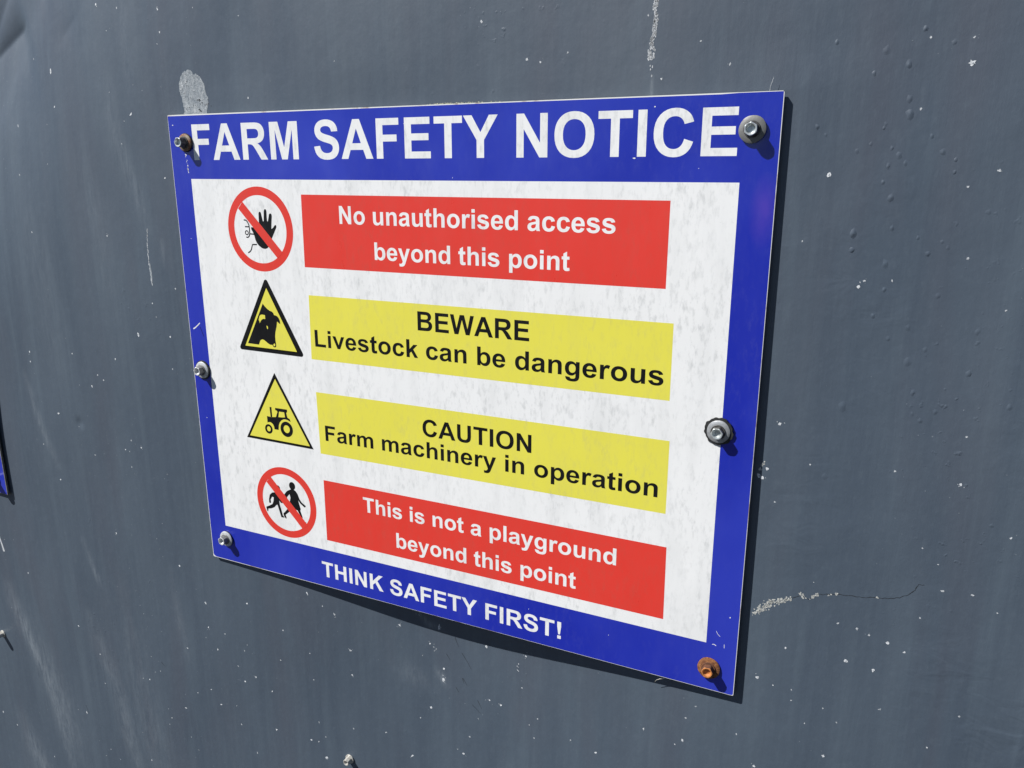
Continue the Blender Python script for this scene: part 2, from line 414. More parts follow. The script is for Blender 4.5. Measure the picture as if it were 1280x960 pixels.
# ------------------------------------------------------------------ marks on the wall
def blot(x, y, r, asp=1.0, n=8, rag=0.35, ang=None):
    a0 = random.uniform(-.3, .3) if ang is None else ang
    sx = r*math.sqrt(asp); sy = r/math.sqrt(asp); P = []
    for i in range(n):
        a = 2*math.pi*i/n; k = 1+random.uniform(-rag, rag)
        u, w = sx*k*math.cos(a), sy*k*math.sin(a)
        P.append((x+u*math.cos(a0)-w*math.sin(a0), y+u*math.sin(a0)+w*math.cos(a0)))
    return P
on = lambda e: (lambda x, y: dep(x, y) - e)
SPECKS=[(-81,-92.1,1.3,1),(-4.8,-81.8,1.2,0.7),(-4.3,-64.7,1.1,1),(-8.4,-55.9,0.7,1),(-153.1,-42.8,2.3,0.5),(-181.9,-55.3,1,1),(-47.5,-2.3,1.5,2.5),(-56.7,3,0.6,1),(-215.2,2.6,1.3,0.5),(-151.1,-12.3,1.2,0.5),(-165.6,2.9,0.7,1),(-14.2,50.2,1.2,1.6),(-62.8,21.8,0.8,1),(-169.6,38.2,0.7,1),(-217,48.2,0.9,0.6),(81.2,-70.3,0.9,1),(34.6,-79.9,0.6,1),(85.1,-10.6,1,0.6),(-53.9,-86.9,1,1),(-217,48.2,1,1),(-204.9,102,1,1),(-95.9,101.8,1.2,1),(-236.3,224.2,1.3,1),(-237.2,234.5,1.2,1),(-167.1,218.9,1,1),(-105,218,1.3,1),(-133.2,236.8,1,1),(-143.7,249.2,1.3,0.6),(-125.5,241.1,1,1),(-202.4,285.2,1.8,1.5),(-69.3,190.9,2.2,0.6),(-28.6,189.5,1.4,0.6),(-46.3,160.3,0.9,1),(-43.1,172.3,0.9,1),(-15.3,145.1,1.1,1),(-30.2,219.8,1,1),(-84.5,304.5,1.2,1),(-107.6,309.7,1.2,1.5),(-97.7,298.6,1,0.6),(-101.7,327.1,0.9,1),(-154.3,323,1,1),(-214.6,359.9,1.4,1),(-234.1,323.3,1,1),(-138,406.1,1.5,0.6),(-50.8,423.2,1.2,1),(-297.7,488.2,1.4,1),(-20.8,456.7,1.9,0.7),(105.3,417.3,1.5,0.6),(33.4,444.3,1.2,1),(-221.4,535.8,1.3,1),(133.6,432.5,1.5,0.6),(121.2,426.9,1,1),(-20.4,483.9,1.2,1),(74.5,462.9,1.1,1),(1.3,485.6,1.1,1),(-53.1,516.8,1.2,2.2),(-10.8,506.5,1.2,0.6),(-191.6,563.2,1,1),(24.6,498.3,1,1),(68.4,496.6,1,1),(103.2,480.4,1,1),(148.6,466,1.2,1.8),(14.3,518.3,0.9,2),(-97.8,557,1,1),(-125.7,573.9,1,1),(-115.9,572.4,1.2,1),(-106,560.5,0.8,1),(36,524.6,1.3,1),(21.5,533.8,1.3,1),(54.6,535.4,1.2,1),(149,491.5,1.2,1),(105.5,508.3,1,1),(-26.6,557.5,1.1,2),(-14.9,571.9,1.5,2),(-65.9,592.1,1.3,2.4),(-89.1,611.9,1.1,1),(-93.6,621.4,0.8,1),(-231.3,651.7,1.6,0.6),(-398.6,706.8,1.7,0.6),(108.6,554.1,1.1,0.6),(56.1,578.9,1.3,1),(10.3,587.4,1.1,1),(98.2,576.6,1.3,1),(107,575.9,1.1,1),(115.1,591.8,2.4,1),(-63.6,627.4,0.8,1),(-197.8,690.4,1.1,1),(-130.2,680.1,1.4,1),(-307.1,740.2,1.1,1),(-54.6,641.2,0.9,0.4),(147.7,549,0.9,1),(28,615.3,0.9,0.4),(183.1,542.2,1,1),(-373.5,717.4,1.2,0.5),(-190.4,600.1,1.1,1),(-45.9,567.4,0.9,1),(133.9,432.4,1,1),(148.5,466.3,1.2,1),(149.2,491.6,1.2,1),(285.6,426.2,2.2,0.8),(244.4,459.4,1.3,1),(243.8,470.5,2.2,0.5),(231.2,501.6,2,1),(288.5,476.2,1.2,1),(299.6,477.4,1.4,1),(322.1,423.9,1.3,2),(318.7,454.4,0.8,1),(219.9,515.4,0.9,1),(277.7,497.9,0.7,0.3),(333.3,478.8,0.9,2),(325.9,487.1,0.8,1),(269.2,518.6,1.1,1),(263.3,537.8,1.4,1),(330.6,498.1,0.8,1),(363,487.8,0.9,1),(423.3,453.8,1.2,0.5),(453,452.7,1.4,0.7),(447.7,458.1,0.9,1),(385.3,490.5,1.4,1),(454.5,432.6,0.8,1),(461.1,420.7,0.8,1),(315,439.3,1,0.3),(183.7,541.9,0.8,1),(230.7,438.5,1.2,1),(115.4,568.1,0.9,1),(257.2,535.5,0.8,1),(210.5,558.2,1.6,0.2),(240.1,420.1,2,0.3),(200.8,428,1.3,2),(580.1,-10.2,2.4,1),(515.2,46.5,1.9,0.6),(599.7,44.1,1.1,1),(586.1,52.6,0.9,1),(591.2,91,0.9,1),(613,118.3,1,1),(537.6,109.7,1.3,1),(540.4,106.1,0.9,1),(579.3,-22.9,0.9,1),(558.4,11.9,0.8,1),(559,-24.2,0.8,1),(504.3,84.7,0.7,1),(554.9,105.5,0.9,1),(501.3,199,1.3,1),(491.2,235.7,2.2,1),(496,230.3,1.4,1),(493.3,237,1.4,1),(521.5,223,0.8,1),(569.4,219.3,0.9,1),(604.7,221.9,1.2,1),(502.6,252.1,0.8,1),(589.9,265.7,0.7,1),(603.9,291.2,1.1,1.4),(619.9,290.2,1.1,1.4),(548.4,328.3,1.1,1),(559.8,329.3,1.1,1),(567.4,331.6,1,1),(578.4,334.3,1.2,1),(588.5,338.3,1.1,1),(555.6,354,1.8,1),(572.4,356.2,1.7,1),(518,355.5,1.2,1),(501.9,383.3,1.6,1),(512.5,386.1,0.8,1),(525.2,394.1,0.8,1),(545.5,393.5,0.9,1),(578.9,383.2,1.1,2.2),(623.5,373.6,1,1),(608.9,401.8,0.8,1),(549,430.2,1.2,1),(505.3,455.1,1.4,1),(554.7,401.4,0.8,1),(535.2,409,0.7,1),(594.2,312.4,0.8,1),(634.1,250,0.9,1),(491.2,433.2,0.8,1),(599.6,274.5,0.7,1),(604,192.6,0.8,1),(524.5,385.9,0.7,1),(633.8,298.8,0.7,1),(290.9,-51.1,1.2,1),(324,-26,1.1,1),(333.6,-23.7,0.9,1),(352.4,-28.3,0.9,1),(454.8,-16.1,1,0.5),(404.1,-46.4,0.9,1),(436.9,-29.9,0.8,1),(414.2,-9.9,0.8,1)]
BLOBS=[(538.2,-19,2),(550,-11.2,2),(552.3,6.5,1.8),(553.6,14.4,2.4),(533.1,-7.4,1.3),(550.6,35.9,1.8),(545.7,41.8,1.4),(571.8,34.5,1.6),(549,59.1,2),(531.4,79.5,2.4),(531.8,88.7,1.6),(550.3,95.8,2),(551.3,110.7,1.3),(547.1,126.3,1.5),(568.4,151.7,2.4),(600,155.5,1.8),(506.4,20,1.4),(578.6,38.6,1.1),(551.5,75.6,1.4),(571.3,89.3,1.5),(579.2,112.5,1.5),(566.3,131.8,1.5),(554.1,40.3,1.3),(578.9,44.9,1.1),(544.1,50.4,1.2),(565.6,26.1,1.2),(555.9,-28.7,1.5),(570.4,-21,1.4),(512.4,-24.6,1.3),(556.6,139.2,1.4),(576.6,143.8,1.4),(580.8,85.6,1.2),(577.5,82.5,1.1),(565.3,80.6,1.1),(546.6,32.1,1.2),(535.5,29.8,1.1),(528.7,33.6,1.4),(511.5,24.4,1),(542.1,19.3,1.2),(541.3,21.4,1),(601.1,131.2,1.6),(536.1,183.1,2.6),(573.3,169.8,1.5),(586.1,179.8,1.5),(574.4,182.5,1.2),(579,186.2,1.3),(530.4,229.7,1.8),(622.3,172.3,1.6)]
random.seed(11)
pls = [[], [], []]
def sprinkle(x, y, r, a, tone):
    pls[tone].append([blot(x, y, r, a, 9, .5, random.uniform(-.8, .8))])
    if r > .6 and random.random() < .5:
        for k in range(random.randint(1, 3)):
            pls[min(2, tone+1)].append([blot(x+random.gauss(0, r*1.5), y+random.gauss(0, r*1.8), r*random.uniform(.2, .45), random.choice((.5, 1, 1.8)), 6, .5)])
for x, y, r, a in SPECKS:
    if r < 1.7: sprinkle(x, y, r*.68, a, 0 if r > 1.15 else 1)
cl = [(random.uniform(-400, 620), random.uniform(330, 740)) for k in range(16)] + [(-60, -20), (-190, 200), (-150, 330)]
for k in range(420):            # pin-prick chips, thickest low down where stones fly
    if random.random() < .5:
        c0 = random.choice(cl); x, y = random.gauss(c0[0], 26), random.gauss(c0[1], 30)
    else: x, y = random.uniform(-420, 640), random.uniform(-100, 780)
    if -8 < x < 495 and -8 < y < 412: continue
    if x > 470 and random.random() < .7: continue
    if y < 250 and random.random() < .55: continue
    sprinkle(x, y, random.uniform(.2, .48), random.choice((.4, .7, 1, 1, 1.6, 2.5)), random.choice((1, 2, 2, 2, 2)))
for x, y, r, n in ((244, 470, 2.2, 14), (240.7, 420, 1.4, 12), (222, 413, 2.2, 9), (235, 441, 2, 6), (315, 436, 1.2, 5), (200, 428, 2.4, 6)):
    for k in range(n): sprinkle(x+random.gauss(0, r*.5), y+random.gauss(0, r), random.uniform(.2, .6), random.uniform(.3, 1.4), random.choice((0, 1, 2)))
for q, mt in zip(pls, ('chip_bright', 'chip', 'chip_faint')):
    o = flat_obj("paint_specks", q, on(.06), mt, wall); o["kind"] = "stuff"
for x, y, r, a in SPECKS:
    if r >= 1.7:
        c = flat_obj("paint_chip", [[blot(x, y, r*.64, a, 13, .4)]], on(.07), 'chip_bright', wall)
        flat_obj("chip_core", [[blot(x+r*.12, y+r*.1, r*.24, a, 9, .4)]], on(.09), 'bare', c)
# raised grit and blisters under the paint
V, F = [], []
for x, y, r in BLOBS:
    n = 9; r *= .72; b = len(V); h = r*random.uniform(.12, .28)
    for ring, (k, hh) in enumerate(((1.7, -.12), (1.0, .42), (.45, .9))):
        for i in range(n):
            a = 2*math.pi*i/n; q = k*r*(1+random.uniform(-.3, .3))
            px, py = x+q*math.cos(a)*.85, y+q*math.sin(a)*1.1
            V.append(W3(px, py, dep(px, py) - h*hh))
    V.append(W3(x, y, dep(x, y)-h))
    for ring in range(2):
        for i in range(n):
            j = (i+1) % n; F.append((b+ring*n+i, b+ring*n+j, b+(ring+1)*n+j, b+(ring+1)*n+i)[::-1])
    for i in range(n): F.append((b+2*n+i, b+2*n+(i+1) % n, b+3*n)[::-1])
o = link("paint_blisters", V, F, M['wall'], wall, smooth=True); o["kind"] = "stuff"

# bare patch above the sign's corner
bp = [(22.2,-34.3),(26.7,-34),(28.6,-30.4),(31.0,-31.3),(35,-29),(37.1,-27.1),(39.4,-22.3),(41,-16),(42.9,-12.1),(42.4,-7),(40.4,-2.5),(38.5,3.5),(15.4,3.2),(15.9,-3),(15.0,-7.6),(14.2,-13.1),(12.0,-19.1),(12.4,-24.2),(14.6,-29),(17.3,-32.2)]
bp = [(x+random.uniform(-.35, .35), y+random.uniform(-.35, .35)) for x, y in smoothed(bp, 4)]
flat_obj("bare_patch", [[bp]], on(.08), 'bare', wall, "pale bare patch where paint has worn away above the sign")
q1, q2 = [], []
for k in range(46):
    i = random.randrange(len(bp)); x, y = bp[i]; t = random.uniform(.02, .3)
    q1.append([blot(x+(27-x)*t, y+(-14-y)*t, random.uniform(.2, .5), random.uniform(.3, .9), 7, .5)])
for k in range(22):
    q2.append([blot(random.gauss(34, 4.5), random.uniform(-12, -1.5), random.uniform(.25, .75), random.uniform(.5, 2), 7, .5, random.uniform(0, 3))])
for k in range(9): q2.append([blot(random.uniform(16, 24), random.uniform(-26, -4), random.uniform(.2, .5), .8, 7, .5)])
o = flat_obj("patch_crumbs", q1, on(.12), 'chip', wall); o["kind"] = "stuff"
o = flat_obj("patch_pits", q2, on(.11), 'crack', wall); o["kind"] = "stuff"
# white streak at the left
st = [(-42.6, 94), (-43.6, 101), (-44.6, 109), (-45.0, 118), (-44.8, 127), (-44.2, 138), (-43.6, 144)]
pl = []
for k in range(70):
    t = random.random()*(len(st)-1.01); i = int(t); t -= i
    wdt = (.1, .3, .45, .5, .55, .6, .3)[i]
    pl.append([blot(st[i][0]*(1-t)+st[i+1][0]*t+random.gauss(0, wdt*.6), st[i][1]*(1-t)+st[i+1][1]*t, random.uniform(.25, .7), random.uniform(.15, .35), 7, .45, random.uniform(-.1, .1))])
flat_obj("paint_chip", pl, on(.07), 'chip_bright', wall, "long thin broken white run in the wall paint")
flat_obj("paint_chip", [[[(-45, 126), (-43.3, 124), (-42.6, 133), (-43.2, 143), (-44.6, 137)]]], on(.08), 'bare', wall)
flat_obj("paint_chip", [[stroke([(-341.5, 448), (-340, 455), (-338, 463), (-336.4, 470)], 1.6, 3.2)]], on(.07), 'chip', wall)
# flaked run of white drops above the sign
dr = [(409,-56),(408.6,-52.8),(408.2,-49.4),(409.3,-45.2),(408.9,-42),(408.5,-38),(408.2,-34.5),(406.8,-31.6),(407.2,-27.9),(407.0,-24),(407.4,-21.2)]
pl = []
for i in range(len(dr)-1):
    (x0, y0), (x1, y1) = dr[i], dr[i+1]
    wd_ = (1.3, 1.7, .9, 1.5, 1.6, 1.5, 1.5, 1.2, 2.5, 2.4)[i]
    for k in range(22):
        t = random.random(); x = x0+(x1-x0)*t+random.uniform(-wd_, wd_)*.8; y = y0+(y1-y0)*t
        pl.append([blot(x, y, random.uniform(.28, .75), random.uniform(.35, .9), 7, .4)])
for q in ((406.8, -17.6), (408.2, -17), (407.0, -15.4), (408, -12)): pl.append([blot(*q, .55, .5)])
o = flat_obj("flaked_paint", pl, on(.09), 'chip', wall, "vertical run of flaked white paint"); o["kind"] = "stuff"
# crack with flaked primer at its near end
ck = [(493.8,333.1),(498.8,332.6),(505.4,326.1),(512.8,321.5),(518.6,317.9),(524.1,314.2),(529.4,315.6),(534.3,311.0),(540.9,309.1),(547.6,307.7),(554.2,307.0),(560.7,306.1),(569.2,304.4),(575,303.6),(581.7,301.3),(586.0,298.3),(589.3,294.2),(590.8,289.6),(594.7,289.9)]
cj = []
for i in range(len(ck)-1):
    for j in range(4):
        t = j/4; cj.append((ck[i][0]*(1-t)+ck[i+1][0]*t + random.uniform(-.2, .2), ck[i][1]*(1-t)+ck[i+1][1]*t+random.uniform(-.35, .35)))
flat_obj("crack", [[stroke([cj[i], cj[i+1]], random.uniform(.2, .62), random.uniform(.2, .62))] for i in range(10, len(cj)-1)], on(.05), 'crack', wall, "fine dark crack in the wall paint")
pl = []
for (x0, y0, x1, y1, w_, n) in ((494, 335, 500, 332, 2.2, 14), (498, 332, 506, 326, 3.2, 48), (504, 325, 513, 321, 2.6, 46), (512, 322, 520, 317, 1.8, 24), (523, 313, 528, 316, 1.8, 11), (530, 315, 535, 310, 1.4, 15), (540, 310, 548, 307, .9, 9), (568, 304, 570, 305, .4, 2), (491, 231, 494, 226, 1.8, 10)):
    for k in range(n):
        t = random.random()
        pl.append([blot(x0+(x1-x0)*t+random.uniform(-.5, .5), y0+(y1-y0)*t+random.gauss(0, w_*.5), random.uniform(.3, .75), random.uniform(.5, 1.5), 6, .4, random.uniform(0, 3))])
o = flat_obj("flaked_primer", pl, on(.10), 'flake', wall, "pale primer showing in crumbs along the crack"); o["kind"] = "stuff"
# small dark scratches low in the middle
for pts in (((262, 439), (268, 447), (271, 452)), ((263, 463), (267, 469)), ((277, 480), (281, 487)), ((272, 486), (280, 492)), ((-231, 642), (-227, 652)), ((255.6, 426), (257, 430), (259, 434)), ((247, 444), (250.5, 449)), ((262.3, 463), (264, 468)), ((256, 474), (259, 478)), ((-95, 545), (-90, 549))):
    flat_obj("scratch", [[stroke(list(pts), .55, .2)]], on(.05), 'crack', wall)

# ------------------------------------------------------------------ fixings
def lathe(prof, c, n=40, wob=None, tilt=(0, 0)):
    """prof: (radius, height towards the viewer) mm about an axis square to the wall, centre c (x, y, z) mm"""
    V, F = [], []
    for k, (r, h) in enumerate(prof):
        for i in range(n):
            a = 2*math.pi*i/n; q = r*(wob(a) if wob and r > 5 else 1)
            px, py = q*math.cos(a), q*math.sin(a)
            V.append(W3(c[0]+px, c[1]+py, c[2]-h - px*tilt[0] - py*tilt[1]))
    for k in range(len(prof)-1):
        for i in range(n):
            j = (i+1) % n; F.append((k*n+i, k*n+j, (k+1)*n+j, (k+1)*n+i)[::-1])
    F.append(tuple(range((len(prof)-1)*n, len(prof)*n))[::-1])
    return V, F
def hexhead(c, base, top, af, dish, rot, tilt=(0, 0), flange=None):
    """hexagon head with rounded top edge and a dished top"""
    n = 48; V, F = [], []
    def hexr(a, r):                       # distance to the side of a hexagon
        t = (a-rot) % (math.pi/3) - math.pi/6
        return r/math.cos(t)
    rows = []
    fl = flange or af*.66
    rows += [('c', fl, base), ('c', fl, base+.7), ('c', fl*.96, base+.95)]
    ra = af/2
    rows += [('h', ra, base+1.0), ('h', ra, top-.7), ('h', ra*.97, top-.25), ('m', ra*.93, top), ('c', dish+.35, top), ('c', dish, top-.15), ('c', dish*.86, top-1.5), ('c', dish*.7, top-1.9), ('c', .3, top-2.0)]
    for kind, r, h in rows:
        for i in range(n):
            a = 2*math.pi*i/n
            q = r if kind == 'c' else hexr(a, r)
            if kind == 'h': q = min(q, r*1.115)
            if kind == 'm': q = min(q, r*1.04)
            px, py = q*math.cos(a), q*math.sin(a)
            V.append(W3(c[0]+px, c[1]+py, c[2]-h - px*tilt[0] - py*tilt[1]))
    for k in range(len(rows)-1):
        for i in range(n):
            j = (i+1) % n; F.append((k*n+i, k*n+j, (k+1)*n+j, (k+1)*n+i)[::-1])
    F.append(tuple(range((len(rows)-1)*n, len(rows)*n))[::-1])
    return V, F
def shade(o, ang=35):
    me = o.data
    me.polygons.foreach_set("use_smooth", [True]*len(me.polygons))
    me.set_sharp_from_angle(angle=R_(ang))
def bolt(parent, x, y, label, head='zinc_head', wash='zinc', rub=7.6, ragged=False, rot=.3, tilt=(0, 0), z=0.0, wr=7.9, h=7.8, wob_=.015, af=7.4, dish=2.75):
    c = (x, y, z)
    V, F = hexhead((x, y, z), 2.2, h, af, dish, rot, tilt)
    b = link("bolt", V, F, M[head], parent, label=label)
    b.data.materials.append(M['rust_side' if 'rust' in head else 'zinc_dull' if head == 'zinc' else 'steel_side'])  # flange and hexagon sides get a darker colour as painted shade
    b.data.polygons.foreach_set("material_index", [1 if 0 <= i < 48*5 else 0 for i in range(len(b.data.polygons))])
    shade(b)
    ph = random.uniform(0, 6)
    wob = lambda a: 1+wob_*math.sin(2*a+ph)+wob_*.6*math.sin(5*a+ph*2)
    V, F = lathe([(wr*.97, 1.05), (wr, 1.15), (wr*1.0, 1.75), (wr*.96, 1.95), (5.2, 2.45), (3.6, 2.5)], c, 48, wob, tilt)
    w = link("washer", V, F, M[wash], b); shade(w)
    wob2 = (lambda a: 1+.025*math.sin(9*a)+.02*math.sin(17*a+1)+.02*math.sin(4*a)) if ragged else wob
    V, F = lathe([(rub, -.1 if z == 0 else .02), (rub*1.02, .5), (rub, 1.15), (5, 1.2)], c, 72, wob2, tilt)
    r_ = link("rubber_seal", V, F, M['rubber'], b); shade(r_)
    return b

